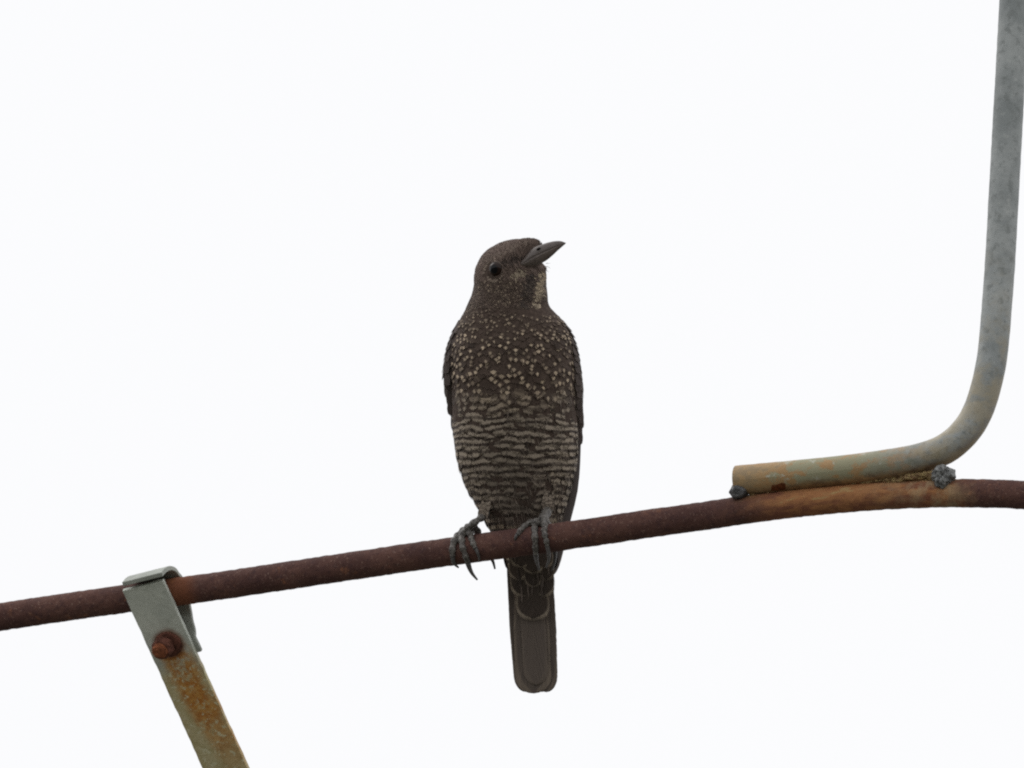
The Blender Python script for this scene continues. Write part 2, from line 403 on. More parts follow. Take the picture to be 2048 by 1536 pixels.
def weld_mat(name, a, b_):
    b = NB(name); o = b.obj(); k = b.noise(o, 450.0, 5.0, .75)
    c = b.mix(b.step(k, .35, .62), a, b_); b.bump(k, .8, .0008)
    return b.set(Base_Color=c, Roughness=.5, Metallic=.25)
wm1 = weld_mat('weld_slag', (.045, .045, .048), (.16, .16, .165)); wm2 = weld_mat('weld_spatter', (.06, .06, .06), (.27, .275, .27))
wm3 = weld_mat('weld_rust_scale', (.13, .055, .022), (.44, .33, .15))
AX = np.stack([nrm(U - V*-.1), V, W])
def weld(name, px, py, dw, rad, amp, freq, seed, mat):
    mb = MB(); lumpy(mb, P(px, py, rail_w(px) + dw), np.array(rad)*SC, AX, amp, freq, seed)
    return mb.build(name, mat, frame)
weld('weld_bead', 1479, 981, -13, (20, 17, 19), .22, 1.3, 3.1, wm1)
mb = MB()
for k in range(16):                                                 # crumbly arc-weld lump in the crook of the bend
    a = rng.uniform(0, 6.28); q = rng.uniform(0, 13)
    lumpy(mb, P(1887 + q*math.cos(a), 951 + 1.1*q*math.sin(a), rail_w(1887) - 18 + rng.uniform(-6, 6)), np.array((1, 1, 1))*rng.uniform(9, 15)*SC, AX, .35, 1.6, k*5.0, )
weld_b = mb.build('weld_bead', wm2, frame)
mb = MB()
for k in range(120):                                                # scale packed into the seam between the two tubes
    px = 1486 + 396*rng.random()**.75; late = max(0., (px - 1700)/180)
    py = (rail_y(px) - R_RAIL) + rng.normal(-1 - 5*late, 1.5 + 3*late)
    s_ = rng.uniform(1.5, 4.0)*(1 + 1.3*late)
    lumpy(mb, P(px, py, rail_w(px) - rng.uniform(2, 9 + 6*late)), np.array((rng.uniform(1.2, 2.6), rng.uniform(.5, 1.0), 1))*s_*SC, AX, .5, 1.7, px)
seam = mb.build('rust_scale', wm3, frame); seam['kind'] = 'stuff'; seam['label'] = 'yellow brown scale packed into the seam under the welded pipe'
mb = MB()                                                           # rusted-out slot in the underside of the tube
q0 = unproject(up_path[np.argmin(np.abs(up_img[:, 0] - 1556))])
c_ = P(1556, 970, 0); 
def up_surface(px, py, out):
    cy, cw = np.interp(px, up_img[:90, 0], up_img[:90, 1]), np.interp(px, up_img[:90, 0], up_img[:90, 2]); dy = np.clip(py - cy, -R_UP*.98, R_UP*.98)
    return P(px, py, cw - math.sqrt(R_UP**2 - dy**2) - out)
xs = np.linspace(1542, 1571, 9); ys = np.linspace(963, 981, 6)
vv = [up_surface(x + 2.0*mnoise.noise(Vector((x*.3, y*.3, 1))), y + 1.6*mnoise.noise(Vector((x*.3, y*.3, 9))), 1.2) for y in ys for x in xs]
mb.add(vv, grid_faces(6, 9, False))
mb.build('rust_patch', simple('raw_rust', (.14, .045, .018), .9, .1, .4, 500., .6), frame)

# ------------------------------------------------------------------ flat-bar brace clamped to the rail
TH = 11.0                                                            # bar thickness in photo pixels (2.5 mm)
pc = P(312, rail_y(312), rail_w(312))
pd = nrm(P(420, rail_y(420), rail_w(420)) - P(200, rail_y(200), rail_w(200)))
ad = nrm(U*.405 - V*.92 + W*.42)
sdir = nrm(pd - ad*(pd @ ad)); nf = nrm(np.cross(ad, sdir))
if nf @ W > 0: nf = -nf                                              # front normal looks towards the viewer
def on_plane(px, py, plane_pt, n):
    c = np.array(cam.location); ray = P(px, py, 0) - c
    return c + ray * (((plane_pt - c) @ n) / (ray @ n))
top = on_plane(285, 1172, pc + nf*(R_RAIL + TH)*SC, nf)              # middle of the front face's top edge
bolt_p = on_plane(337, 1288, pc + nf*(R_RAIL + TH)*SC, nf)
HWB = 46.0*SC
BOLT_S = float((bolt_p - top) @ ad)
brace = root('brace', pc, 'flat galvanised steel brace stained with rust, clamped under the rail by a bolted strap', 'brace')
def sweep_sheet(name, prof, thick, half_w, mat, parent, centre, bevel, s_shift=None, nb=9):
    """sheet-metal strip: profile polyline of (down, out) in px, extruded across sdir"""
    prof = np.asarray(prof, float); t = nrm(np.gradient(prof, axis=0)); nn = np.stack([-t[:, 1], t[:, 0]], -1)
    n = len(prof); acr = np.linspace(-1, 1, nb); mb = MB(); s = np.concatenate([[0], np.cumsum(np.linalg.norm(np.diff(prof, axis=0), axis=1))])
    sh = np.zeros(n) if s_shift is None else s_shift
    rings = []
    loop = [(a, +1) for a in acr] + [(a, -1) for a in acr[::-1]]
    for i in range(n):
        for a, side in loop:
            k = 1.0 - (bevel if abs(a) == 1 else 0.0)
            d, o = prof[i] + nn[i]*side*thick/2*k
            j = .00022*mnoise.noise(Vector((s[i]*.03, a*4, side*3.0)))
            rings.append(centre + ad*(d*SC) + nf*(o*SC + j) + sdir*(a*half_w + sh[i]*SC + (.0004*mnoise.noise(Vector((s[i]*.045, side*.2, a*7))) if abs(a) == 1 else 0)))
    uv = [(s[i]*SC, a*half_w) for i in range(n) for a, side in loop]
    m = len(loop); f = grid_faces(n, m, True)
    f += [tuple(range(m)), tuple(range((n-1)*m, n*m))[::-1]]
    mb.add(rings, f, uv)
    o = mb.build(name, mat, parent, smooth=False)
    bm = bmesh.new(); bm.from_mesh(o.data); bmesh.ops.recalc_face_normals(bm, faces=bm.faces); bm.to_mesh(o.data); bm.free()
    bv = o.modifiers.new('bevel', 'BEVEL'); bv.width = 1.6*SC; bv.segments = 2; bv.limit_method = 'ANGLE'; bv.angle_limit = math.radians(50)
    return o
mid = top - nf*(TH/2)*SC
sweep_sheet('flat_bar', [(d, 0.0) for d in np.concatenate([np.arange(0, 700, 14), np.arange(700, 3400, 90)])], TH, HWB, zinc_flat('galvanised_flat_bar'), brace, mid, .0)
# the strap: lip over the rail, round its back and down to the bolt
t0 = R_RAIL + 6.0; bs = BOLT_S/SC
pcd = float((pc - mid) @ ad)/SC; pco = float((pc - mid) @ nf)/SC
prof = [(pcd - t0 - 27, pco + 46), (pcd - t0 - 23, pco + 22), (pcd - t0 - 15, pco + 0), (pcd - t0 + 1, pco - 22)]
for a in np.linspace(145, 200, 6):
    prof.append((pcd - t0*math.sin(math.radians(a)), pco + t0*math.cos(math.radians(a))))
prof += [(pcd + 45, pco - 18), (pcd + 72, pco + 2), (pcd + 95, pco + 16), (bs + 8, -TH*.5 - 6.0), (bs + 40, -TH*.5 - 5.6)]
prof = spline(np.array([(a, b, 0) for a, b in prof]), 60)[:, :2]
strap = sweep_sheet('strap', prof, 9.5, HWB*.98, zinc_flat('galvanised_strap', False, .66), brace, mid, .0, s_shift=np.full(60, 9.0))
mat_bolt = simple('rusted_bolt', (.13, .052, .036), .85, .2, .45, 420., .9)
mat_bolt2 = simple('rusted_thread', (.21, .070, .032), .85, .2, .45, 420., .9)
bolt = bpy.data.objects.new('bolt', None); sc.collection.objects.link(bolt); bolt.parent = brace; bolt.empty_display_size = .01; ROOT_LOC['bolt'] = ROOT_LOC['brace']
bp = bolt_p
mb = MB(); tube(mb, [bp + nf*q*SC for q in (-.5, 0, 4.5, 6.0)], np.array([28, 28.5, 28, 25])*SC, 36, wob=.0002, freq=500.); mb.build('washer', mat_bolt, bolt)
mb = MB(); hx = [(-.0, 23), (6, 24), (16, 24), (20, 20)]
tube(mb, [bp + (nf*(5 + q) - U*(5 + .28*q))*SC for q, _ in hx], np.array([r_ for _, r_ in hx])*SC, 6, ref=sdir)
nut = mb.build('nut', mat_bolt, bolt, smooth=False)
bv = nut.modifiers.new('bevel', 'BEVEL'); bv.width = 3*SC; bv.segments = 3
mb = MB(); zs = np.linspace(-34, 37, 60)
rr = 15.5 + 1.0*np.sin(zs*2.2); rr[-3:] = (15, 13, 10.5)
tube(mb, [bp + (nf*z - U*(4 + .22*max(z, 0)))*SC for z in zs], rr*SC, 24, wob=.00025, freq=450.); mb.build('shank', mat_bolt2, bolt)
mb = MB(); tube(mb, [bp + nf*q*SC for q in (-36, -34, -27, -24.5)], np.array([19, 23, 23, 22])*SC, 6, ref=sdir); mb.build('bolt_head', mat_bolt, bolt, smooth=False)

# ================================================================== the bird
bird_loc = P(1035, 1050, 40)
bird = root('bird', bird_loc, 'dark brown thrush with pale spotted breast and barred belly perched on the rusty rail', 'bird')
FM = feather_mat()
# rows of the body as seen from the front: (row, left, right, depth of centre, half depth, face taper)
body_tab = np.array([
 (478.5, 1036, 1056, 22, 2, .30), (480.5, 1022, 1066, 22, 14, .35), (484, 1007, 1074, 22, 26, .42), (489, 995, 1079, 22, 36, .48), (496, 982, 1081, 22, 45, .52), (506, 970, 1080, 22, 53, .55),
 (518, 961, 1080, 23, 59, .55), (532, 954, 1088, 24, 63, .52), (548, 950, 1091, 26, 66, .42), (565, 948.5, 1092, 29, 69, .28),
 (582, 945.5, 1093.5, 33, 73, .15), (598, 940, 1095, 38, 78, .06), (612, 934, 1099, 43, 84, 0), (626, 927, 1111, 48, 91, 0), (642, 918, 1126, 53, 98, 0),
 (660, 911, 1137, 58, 106, 0), (680, 905, 1144.5, 62, 113, 0), (705, 901, 1149.5, 66, 119, 0), (735, 900, 1152, 69, 122, 0), (770, 902, 1153, 72, 121, 0),
 (805, 904, 1153, 75, 117, 0), (840, 905, 1154.5, 78, 112, 0), (875, 908, 1155.5, 80, 105, 0), (905, 912, 1154.5, 82, 98, 0), (935, 919, 1150.5, 84, 90, 0),
 (965, 930, 1144.5, 86, 81, 0), (990, 942, 1138, 87, 73, 0), (1015, 956, 1130, 88, 64, 0), (1040, 970, 1122, 89, 55, 0), (1065, 987, 1116.5, 89, 47, 0),
 (1090, 1000, 1114, 89, 40, 0), (1115, 1008, 1112, 90, 33, 0), (1145, 1017, 1107, 92, 25, 0), (1175, 1025, 1103, 94, 17, 0), (1205, 1032, 1098, 96, 9, 0), (1225, 1040, 1090, 97, 3, 0)])
fl, fr_, fwc, fhd, ftp = [pchip(body_tab[:, 0], body_tab[:, k]) for k in range(1, 6)]
def S(row, phi):
    row = np.asarray(row, float); phi = np.asarray(phi, float)
    l, r_ = fl(row), fr_(row); cx = (l + r_)/2; hw = (r_ - l)/2
    c, s = np.cos(phi), np.sin(phi)
    tap = 1 - ftp(row)*np.maximum(c, 0)**1.4
    return np.stack(np.broadcast_arrays(cx + hw*c, row, fwc(row) - fhd(row)*s*tap), -1)
def frame_at(fn, row, phi):
    e = .5; dr_ = (fn(row + e, phi) - fn(row - e, phi)); dp = fn(row, phi + .01) - fn(row, phi - .01)
    n = nrm(np.cross(dp, dr_))
    return fn(row, phi), nrm(dr_), nrm(dp), n
rows = np.concatenate([np.linspace(478.5, 500, 16), np.arange(503, 1226, 4)]); phis = np.linspace(0, 2*math.pi, 97)[:-1]
g = S(rows[:, None], phis[None]); mb = MB()
vv = PX(g).reshape(-1, 3); ff = grid_faces(len(rows), 96, True); k = len(vv)
vv = np.vstack([vv, P(1046, 477.8, 22)[None], P(1065, 1228, 97)[None]])
ff += [(k, (j+1) % 96, j) for j in range(96)] + [(k+1, k-96+j, k-96+(j+1) % 96) for j in range(96)]
mb.add(vv, ff)
body = mb.build('body', simple('down_and_skin', (.085, .062, .051), .85, .1, .3, 700.), bird)

# --- feather builder (all coordinates in photo-pixel units, converted at the end)
class Feathers:
    NU, NV = 5, 7
    def __init__(self):
        self.v = []; self.uv = []; self.base = []; self.pale = []; self.par = []; self.ph = []
    def add(self, p, t, b, n, L, Wd, base, pale, spot=0., bar=0., edge=0., l0=-1.0, l1=2.2, amp=1.0, ka=0., kc=0.008, tip=2.4, sweep=0.0, cup=0.0, yedge=.08, phase=None):
        a = 1 - (1 - np.linspace(0, 1, self.NV)[:, None])**1.6; c = np.linspace(-1, 1, self.NU)[None]
        h = (.45 + .55*np.sin(np.minimum(a/.55, 1)*math.pi/2)) * np.sqrt(np.maximum(0, 1 - np.maximum(0, (a - .5)/.5)**tip))
        x = c*h*Wd/2 + sweep*a*a*L; y = a*L - yedge*L*(c**2)*(a > .9)
        z = l0 + (l1 - l0)*a - ka*y*y/2 - kc*x*x/2 + cup*(1 - c**2)
        q = np.asarray(p) + y[..., None]*t + x[..., None]*b + (z*np.ones_like(c))[..., None]*n
        m = self.NU*self.NV; self.ph.append(np.broadcast_to((a - .92)/.4 + .25, (self.NV, self.NU)).ravel() if phase is None else phase(q.reshape(-1, 3)))
        self.v.append(q.reshape(-1, 3)); self.uv.append(np.stack(np.broadcast_arrays((c + 1)/2, a), -1).reshape(-1, 2))
        self.base.append(np.tile((*base, 1), (m, 1))); self.pale.append(np.tile((*pale, amp), (m, 1)))
        self.par.append(np.tile((spot, bar, edge, rng.random()), (m, 1)))
    def build(self, name, parent, kind='stuff'):
        mb = MB(); one = np.array(grid_faces(self.NV, self.NU, False)); m = self.NU*self.NV
        v = PX(np.vstack(self.v)); f = (one[None] + (np.arange(len(self.v))*m)[:, None, None]).reshape(-1, 4)
        mb.v = [v]; mb.f = f.tolist(); mb.uv = [np.vstack(self.uv)]; mb.n = len(v)
        o = mb.build(name, FM, parent)
        for an, arr in (('fbase', self.base), ('fpale', self.pale), ('fpar', self.par)):
            at = o.data.attributes.new(an, 'FLOAT_COLOR', 'POINT'); at.data.foreach_set('color', np.vstack(arr).astype(np.float32).ravel())
        at = o.data.attributes.new('fphase', 'FLOAT', 'POINT'); at.data.foreach_set('value', np.concatenate(self.ph).astype(np.float32))
        if kind: o['kind'] = kind
        return o

def jit(c, s=.12): return tuple(np.array(c)*(1 + rng.normal(0, s)))
def lerp(a, b, t): return tuple(np.array(a)*(1-t) + np.array(b)*t)
CROWN = (.148, .108, .090); BREAST = (.078, .056, .045); NAPE = (.115, .084, .070); BACK = (.120, .098, .090)
BELLY = (.112, .088, .073); SPOT = (.49, .39, .285); BARP = (.345, .29, .235); BUFF = (.42, .35, .26)
EYE = np.array((991.0, 538.0))

# --- head: small feathers laid away from the bill
F = Feathers()
BILL = np.array((1068.0, 512.0))
cand = []
rr_ = rng.uniform(479, 606, 7500); pp_ = rng.uniform(0, 2*math.pi, 7500)
pts, trs, tps, nms = frame_at(S, rr_, pp_)
area = np.linalg.norm(np.cross(S(rr_ + .5, pp_) - S(rr_ - .5, pp_), S(rr_, pp_ + .01) - S(rr_, pp_ - .01)), axis=1)
keep = rng.random(7500) < area/np.percentile(area, 80)
def seg_d(p, a, b):
    a = np.array(a, float); b = np.array(b, float); t = np.clip(((p - a) @ (b - a))/((b - a) @ (b - a)), 0, 1)
    return np.linalg.norm(p - a - t*(b - a)), t
for i in np.where(keep)[0]:
    p = pts[i]; n = nms[i]; front = n[2] < 0.15
    xy = p[:2]
    if front and np.linalg.norm(xy - EYE) < 18: continue
    if front and abs(n[2]) > .2 and seg_d(xy, (1068, 521), (1100, 502))[0] < 11: continue
    away = np.array([*(xy - BILL), (p[2] - 10)*.6]); away /= np.linalg.norm(away)
    down = np.array([-.15, 1.0, 0.0]); k = np.clip((p[1] - 520)/70, 0, 1)
    t = away*(1 - k) + down*k; t = t - n*(t @ n); t = nrm(t)
    b = np.cross(n, t)
    L, Wd = rng.uniform(12, 16), rng.uniform(7, 9.5); base, pale, spot, edge = jit(CROWN, .06), SPOT, 0., 0.
    if front:
        ey = p[1] - (548 + (p[0] - 991)*-.12)
        if p[1] > 552 or (p[0] < 1060 and ey > 14): base = jit(lerp(CROWN, BREAST, .75), .15); spot = rng.choice([0, .25, .55, .8], p=[.60, .25, .11, .04])
        de = np.linalg.norm(xy - EYE); xy = xy + rng.normal(0, 2.6, 2)
        if de < 21.5: base = jit((.23, .18, .145), .15); L, Wd = 8, 5
        dl_, tl = seg_d(xy, (1004, 528), (1056, 515))                    # dark lores
        if dl_ < 5.5: base = jit((.075, .056, .048), .2); spot = 0
        ds, ts = seg_d(xy, (972, 518), (1062, 492))                      # faint paler brow
        if ds < 4: base = jit((.19, .145, .12), .15)
        dg, tg = seg_d(xy, (1036, 543), (1050, 539))                     # buff patch behind the gape
        if dg < 6.5: base = jit((.24, .195, .145), .2); pale = BUFF; spot = .5
        dm, tm = seg_d(xy, (1063, 546), (1050, 606))                     # dark moustache
        if dm < 8.5: base = jit((.060, .046, .040), .2); spot *= .5
        dt, tt = seg_d(xy, (1083, 542), (1074, 606))                     # buff throat stripe
        if dt < 8.5 - 1.5*tt: base = jit(lerp((.38, .30, .205), (.29, .235, .175), tt), .22); spot = .5; pale = (.54, .44, .32); base = jit((.10, .076, .06), .2) if rng.random() < .28 else base
        dt2, _ = seg_d(xy, (1091, 556), (1096, 606))
        if dt2 < 5: base = jit((.13, .10, .08), .25); spot = rng.choice([0, .8])
    F.add(p, t, b, n, L, Wd, base, pale, spot=float(spot), edge=float(edge), l0=-.6, l1=.9, amp=.3, kc=.012, tip=2.6)

# --- neck, breast and belly: staggered rows like shingles
def zone(row, x, frontness):
    """feather size, colours and markings by place on the body"""
    k = np.clip((row - 600)/120, 0, 1)
    if row < 745:
        L = 17 + 17*k; Wd = 10 + 13*k; step = 6.3 + 5.2*k
        f = np.clip((row - 590)/70, 0, 1)
        return L, Wd, step, jit(lerp(BREAST, NAPE, .25*(1-f)), .13), jit(SPOT, .12)
    k = np.clip((row - 745)/70, 0, 1)
    return 34 + 6*k, 23 + 9*k, 11.5 + 3.0*k, jit(lerp(BREAST, BELLY, k), .10), jit(lerp(SPOT, BARP, k), .12)
def bar_phase(jt):
    def f(q):
        x, y = q[:, 0], q[:, 1]; l, r_ = fl(y), fr_(y); side = np.abs((x - (l + r_)/2)/((r_ - l)/2))
        ye = y - 20*side**1.3*np.maximum(0, 1 - np.abs(y - 815)/90)
        ye = ye + np.array([8*mnoise.noise(Vector((a*.022, b_*.014, 3.))) + 4*mnoise.noise(Vector((a*.06, b_*.03, 8.))) for a, b_ in zip(x, y)])
        return ye/14.6 + jt
    return f
row = 585.0; kk = 0
while row < 1112:
    L, Wd, step, *_ = zone(row, 0, 0)
    ph = np.linspace(0, 2*math.pi, 400); cur = S(np.full(400, row), ph)
    arc = np.concatenate([[0], np.cumsum(np.linalg.norm(np.diff(cur, axis=0), axis=1))])
    m = max(8, int(arc[-1]/(Wd*.60)))
    pos = (np.arange(m) + (.5 if kk % 2 else 0) + rng.uniform(-.36, .36, m))/m*arc[-1]
    for ph_ in np.interp(pos % arc[-1], arc, ph):
        r0 = row + rng.normal(0, step*.30) + 7.0*mnoise.noise(Vector((4*math.cos(ph_), 4*math.sin(ph_), row*.012))) + 11*abs(math.cos(ph_))**1.5*max(0., 1 - abs(row - 815)/75)
        p, tr, tp, n = frame_at(S, np.array(r0), np.array(ph_))
        x = p[0]; front = n[2] < .1
        L, Wd, _, base, pale = zone(r0, x, n[2])
        cxr = (fl(r0) + fr_(r0))/2; hwr = (fr_(r0) - fl(r0))/2; side = (x - cxr)/hwr
        t = tr + tp*rng.normal(0, .13) + np.array([0.10*side*np.clip((800 - r0)/200, -1, 1), 0, 0]); t = nrm(t - n*(t @ n)); b = np.cross(n, t)
        spot = bar = 0.0
        if front:
            kb = float(np.clip((r0 - 762 + rng.normal(0, 18))/40, 0, 1))
            bar = kb*rng.uniform(.75, 1.0)
            ks = float(np.clip((r0 - 590)/30, 0, 1))*(1 - kb)
            spot = ks*rng.choice([0., .35, .7, 1.0], p=[.30, .18, .22, .30])
            if r0 < 650: spot *= .7
            if r0 > 850:
                mid_ = math.exp(-(side/.50)**2)*np.clip((r0 - 850)/110, 0, 1)      # duller, woollier middle of the belly
                base = lerp(base, (.100, .082, .070), .8*mid_); pale = lerp(pale, (.19, .157, .128), .9*mid_); bar *= 1 - .25*mid_
                t = nrm(t + b*rng.normal(0, .22*mid_)); b = np.cross(n, t)
            if abs(side) > .72 and r0 > 760: pale = lerp(pale, (.40, .335, .265), .6)
            if r0 > 1020: pale = lerp(pale, (.42, .33, .21), .4)
        else:
            base = jit(BACK, .1); bar = .0; spot = 0.
        lift = (.45 if bar > .5 else .8) + rng.uniform(-.25, .4)
        F.add(p, t, b, n, L*rng.uniform(.86, 1.14), Wd*rng.uniform(.75, 1.25), base, pale, spot=spot, bar=bar, l0=-1.3 if bar > .5 else -2.0, l1=lift, kc=.009, tip=3.0 if bar > .5 else 1.8, cup=.15, yedge=.03 if bar > .5 else .08, phase=bar_phase(rng.normal(0, .07)) if bar > 0 else None)
    row += step; kk += 1

# --- loose downy barbs breaking the outline, mostly over the thighs and flanks
for i in range(800):
    r0 = rng.choice([rng.uniform(780, 1055), rng.uniform(930, 1060)]); ph_ = rng.uniform(0, 2*math.pi)
    p, tr, tp, n = frame_at(S, np.array(r0), np.array(ph_))
    t = nrm(tr + tp*rng.normal(0, .28) + n*rng.uniform(.02, .16)); b = nrm(np.cross(n, t))
    F.add(p, t, b, n, rng.uniform(14, 26), rng.uniform(.9, 1.7), jit(rng.choice([.7, 1.2, 1.8])*np.array((.12, .098, .082)), .2), BARP, l0=.4, l1=1.8, kc=0, tip=1.5)
for cx_, y0, y1, w_, n_ in ((1097, 984, 1006, 22, 26), (972, 1002, 1020, 26, 26)):
    for i in range(n_):
        y = rng.uniform(y0, y1); x = cx_ + float(np.clip(rng.normal(0, 5.5), -8, 10)) - (.3*(y - y0) if cx_ < 1000 else 0)
        F.add(np.array([x, y, w_ + rng.uniform(-3, 5)]), nrm(np.array([rng.normal(-.05, .16), 1, -.05])), np.array([-1., 0, 0]), np.array([0, 0, -1.]), rng.uniform(16, 24), rng.uniform(4, 9), jit((.17, .138, .112), .25), BARP, bar=.6, l0=0, l1=1., tip=2.)
plum = F.build('plumage', bird); plum['label'] = 'dark brown plumage, pale drops on the breast, grey and black bars on the belly'

# --- wings: folded shells along the sides with stacked flight feathers
def wing(sgn):
    """sgn -1: the wing at the viewer's left, +1: at the right"""
    tab = np.array([(640, 1.0, .12, 62), (664, 4.0, .20, 66), (700, 9.0, .26, 70), (741, 14.0, .25, 74), (774, 14.0, .15, 78), (811, 8.0, .0, 82), (845, 2.5, -.12, 86), (890, 0, -.25, 90), (960, -2, -.40, 92)]) if sgn < 0 else \
          np.array([(640, .5, .10, 62), (664, 2.5, .16, 66), (700, 6.0, .26, 70), (741, 10.5, .30, 74), (774, 13.0, .28, 78), (811, 13.0, .18, 82), (845, 11.0, .05, 86), (890, 6.0, -.06, 90), (960, 5.0, -.16, 92)])
    foff, ffr = pchip(tab[:, 0], tab[:, 1]), pchip(tab[:, 0], tab[:, 2])
    back = 1.25                                                       # how far round the back the wing reaches (radians)
    def SW(row, q):                                                   # q 0 at the front edge .. 1 on the back
        row = np.asarray(row, float); q = np.asarray(q, float)
        a = ffr(row)*(1 - q) - back*q
        phi = a if sgn > 0 else math.pi - a
        e = np.clip(q/.18, 0, 1); bulge = foff(row)*(1 - .55*q)*np.sqrt(np.clip(e*(2 - e), 0, 1))*1.0 + 1.2
        base = S(row, phi); c = np.stack(np.broadcast_arrays((fl(row) + fr_(row))/2, row, fwc(row)), -1)
        return base + nrm(base - c)*bulge[..., None]
    rws = np.linspace(640, 960, 60); qs = np.linspace(0, 1, 24)
    mb = MB(); out = PX(SW(rws[:, None], qs[None])); inn = PX(S(rws[:, None], (ffr(rws)[:, None]*(1-qs) - back*qs) if sgn > 0 else math.pi - (ffr(rws)[:, None]*(1-qs) - back*qs)))*1.0
    mb.add(out.reshape(-1, 3), grid_faces(60, 24, False)); mb.add(inn.reshape(-1, 3), grid_faces(60, 24, False))
    o = mb.build('wing', simple('wing_skin', (.075, .058, .052), .8, .15, .3, 700.), bird)
    Fw = Feathers(); row = 642.0; kk = 0
    while row < 955:
        m = 9; st = 11 + 4*np.clip((row - 700)/200, 0, 1)
        for j in range(m):
            q = np.clip((j + (.5 if kk % 2 else 0.1) + rng.uniform(-.2, .2))/m, .0, 1)
            p = SW(np.array(row), np.array(q)); tr = nrm(SW(np.array(row + 1), np.array(q)) - SW(np.array(row - 1), np.array(q))); tq = nrm(SW(np.array(row), np.array(q + .01)) - SW(np.array(row), np.array(q - .01)))
            n = nrm(np.cross(tq, tr)); c = np.array([(fl(row) + fr_(row))/2, row, fwc(row)])
            if n @ (p - c) < 0: n = -n
            b = np.cross(n, tr)
            Fw.add(p, tr, b, n, 30 + 12*np.clip((row-700)/200, 0, 1), 20, jit((.078, .061, .056), .14), (.30, .25, .20), edge=float(rng.choice([.1, .3, .5])), l0=-1.0, l1=.05, kc=.012, tip=2.4, cup=.2)
        row += st; kk += 1
    Fw.build('wing_coverts', o)
    # primaries and secondaries
    for j in range(9):
        k = j/8.0; Ff = Feathers(); Ff.NU, Ff.NV = 7, 18
        r0 = 800 + 30*k
        p0 = SW(np.array(r0), np.array(.12 + .75*k)) - np.array([sgn*7.0, 0, -4.0])
        if sgn > 0: tipp = np.array([1106 - 14*k, 1150 - 42*k*k - 20*k, 118 + 10*k])
        else: tipp = np.array([1018 + 14*k, 1128 - 40*k*k - 20*k, 128 + 8*k])
        if sgn > 0:
            ctrl = np.array([1150 - 26*k, 960.0, 98 + 26*k])
        else:
            ctrl = np.array([924 + 30*k, 930.0, 118 + 22*k])
        path = spline(np.array([p0, ctrl, .5*(ctrl + tipp) + np.array([sgn*(1 if sgn > 0 else 2), 0, 2]), tipp]), 18)
        long_feather(Ff, path, 34 - 6*k, np.array([sgn*.72, 0, -.45 if sgn > 0 else -.2]), jit((.070, .056, .052), .1), (.22, .18, .15), .5)
        Ff.build('flight_feather', o, None)
    return o

def long_feather(Ff, path, Wd, nrm_hint, base, pale, edge, tip_r=.10, asym=0.0, cup=2.0, bar=0., root_w=.55):
    """one quill along a path: vane with rounded tip, slightly cupped"""
    n_ = len(path); T = nrm(np.gradient(path, axis=0)); N = nrm(nrm_hint - T*(T @ nrm_hint)[:, None]); B = np.cross(N, T)
    a = np.linspace(0, 1, n_); s = np.concatenate([[0], np.cumsum(np.linalg.norm(np.diff(path, axis=0), axis=1))]); Ltot = s[-1]
    rt = min(.5*Wd*1.3/Ltot, .45) if tip_r is None else tip_r
    a = 1 - (1 - a)**1.7                                              # more rings near the tip
    path = np.stack([np.interp(a, s/Ltot, path[:, k]) for k in range(3)], -1)
    h = (root_w + (1 - root_w)*np.minimum(a/.5, 1))*np.sqrt(np.maximum(0, 1 - np.maximum(0, (a - 1 + rt)/rt)**2))*Wd/2
    c = np.linspace(-1, 1, Ff.NU)
    x = c[None]*h[:, None] + asym*h[:, None]*(1 - c[None]**2)
    q = path[:, None] + x[..., None]*B[:, None] + (cup*(1 - c**2))[None, :, None]*N[:, None]
    m = Ff.NU*Ff.NV
    Ff.v.append(q.reshape(-1, 3)); Ff.uv.append(np.stack(np.broadcast_arrays(((c + 1)/2)[None], (a*.94)[:, None]), -1).reshape(-1, 2))
    Ff.ph.append(np.zeros(m)); Ff.base.append(np.tile((*base, 0), (m, 1))); Ff.pale.append(np.tile((*pale, 1), (m, 1))); Ff.par.append(np.tile((0, bar, edge, rng.random()), (m, 1)))
wing(-1); wing(1)

# --- tail: twelve quills folded to a narrow strip, seen from below
tail = bpy.data.objects.new('tail', None); sc.collection.objects.link(tail); tail.parent = bird; tail.empty_display_size = .01; ROOT_LOC['tail'] = ROOT_LOC['bird']
TB = (.118, .096, .083)
quills = [  # base x, tip x, tip y, width, depth, tone, edge
 (1060, 1073, 1370, 50, 96, 1.12, .2), (1058, 1068, 1387, 72, 100, 1.0, .5), (1087, 1093, 1384.5, 46, 104, .92, .4), (1031, 1053, 1384, 46, 107, .85, .55),
 (1085, 1091, 1383, 46, 110, .9, .4), (1036, 1056, 1382, 44, 112, .9, .5), (1068, 1084, 1384, 50, 114, .9, .3), (1052, 1062, 1383, 50, 116, .9, .3),
 (1066, 1080, 1383, 52, 118, 1.0, .3), (1055, 1066, 1382, 52, 120, 1.0, .3), (1062, 1076, 1380, 54, 122, 1.0, .3), (1058, 1070, 1379, 54, 124, 1.0, .3)]
for bx, tx, ty, wd, dp, tone, ed in quills:
    Ff = Feathers(); Ff.NU, Ff.NV = 9, 22
    y = np.linspace(0, 1, 22); path = np.stack([bx + (tx - bx)*y, 1130 + (ty - 1130)*y, dp + 10*y], -1)
    long_feather(Ff, path, wd, np.array([0, .0, -1.0]), tuple(np.array(TB)*tone), (.27, .22, .175), ed, tip_r=.13, cup=3.0, root_w=.78)
    q = Ff.build('tail_feather', tail, None)
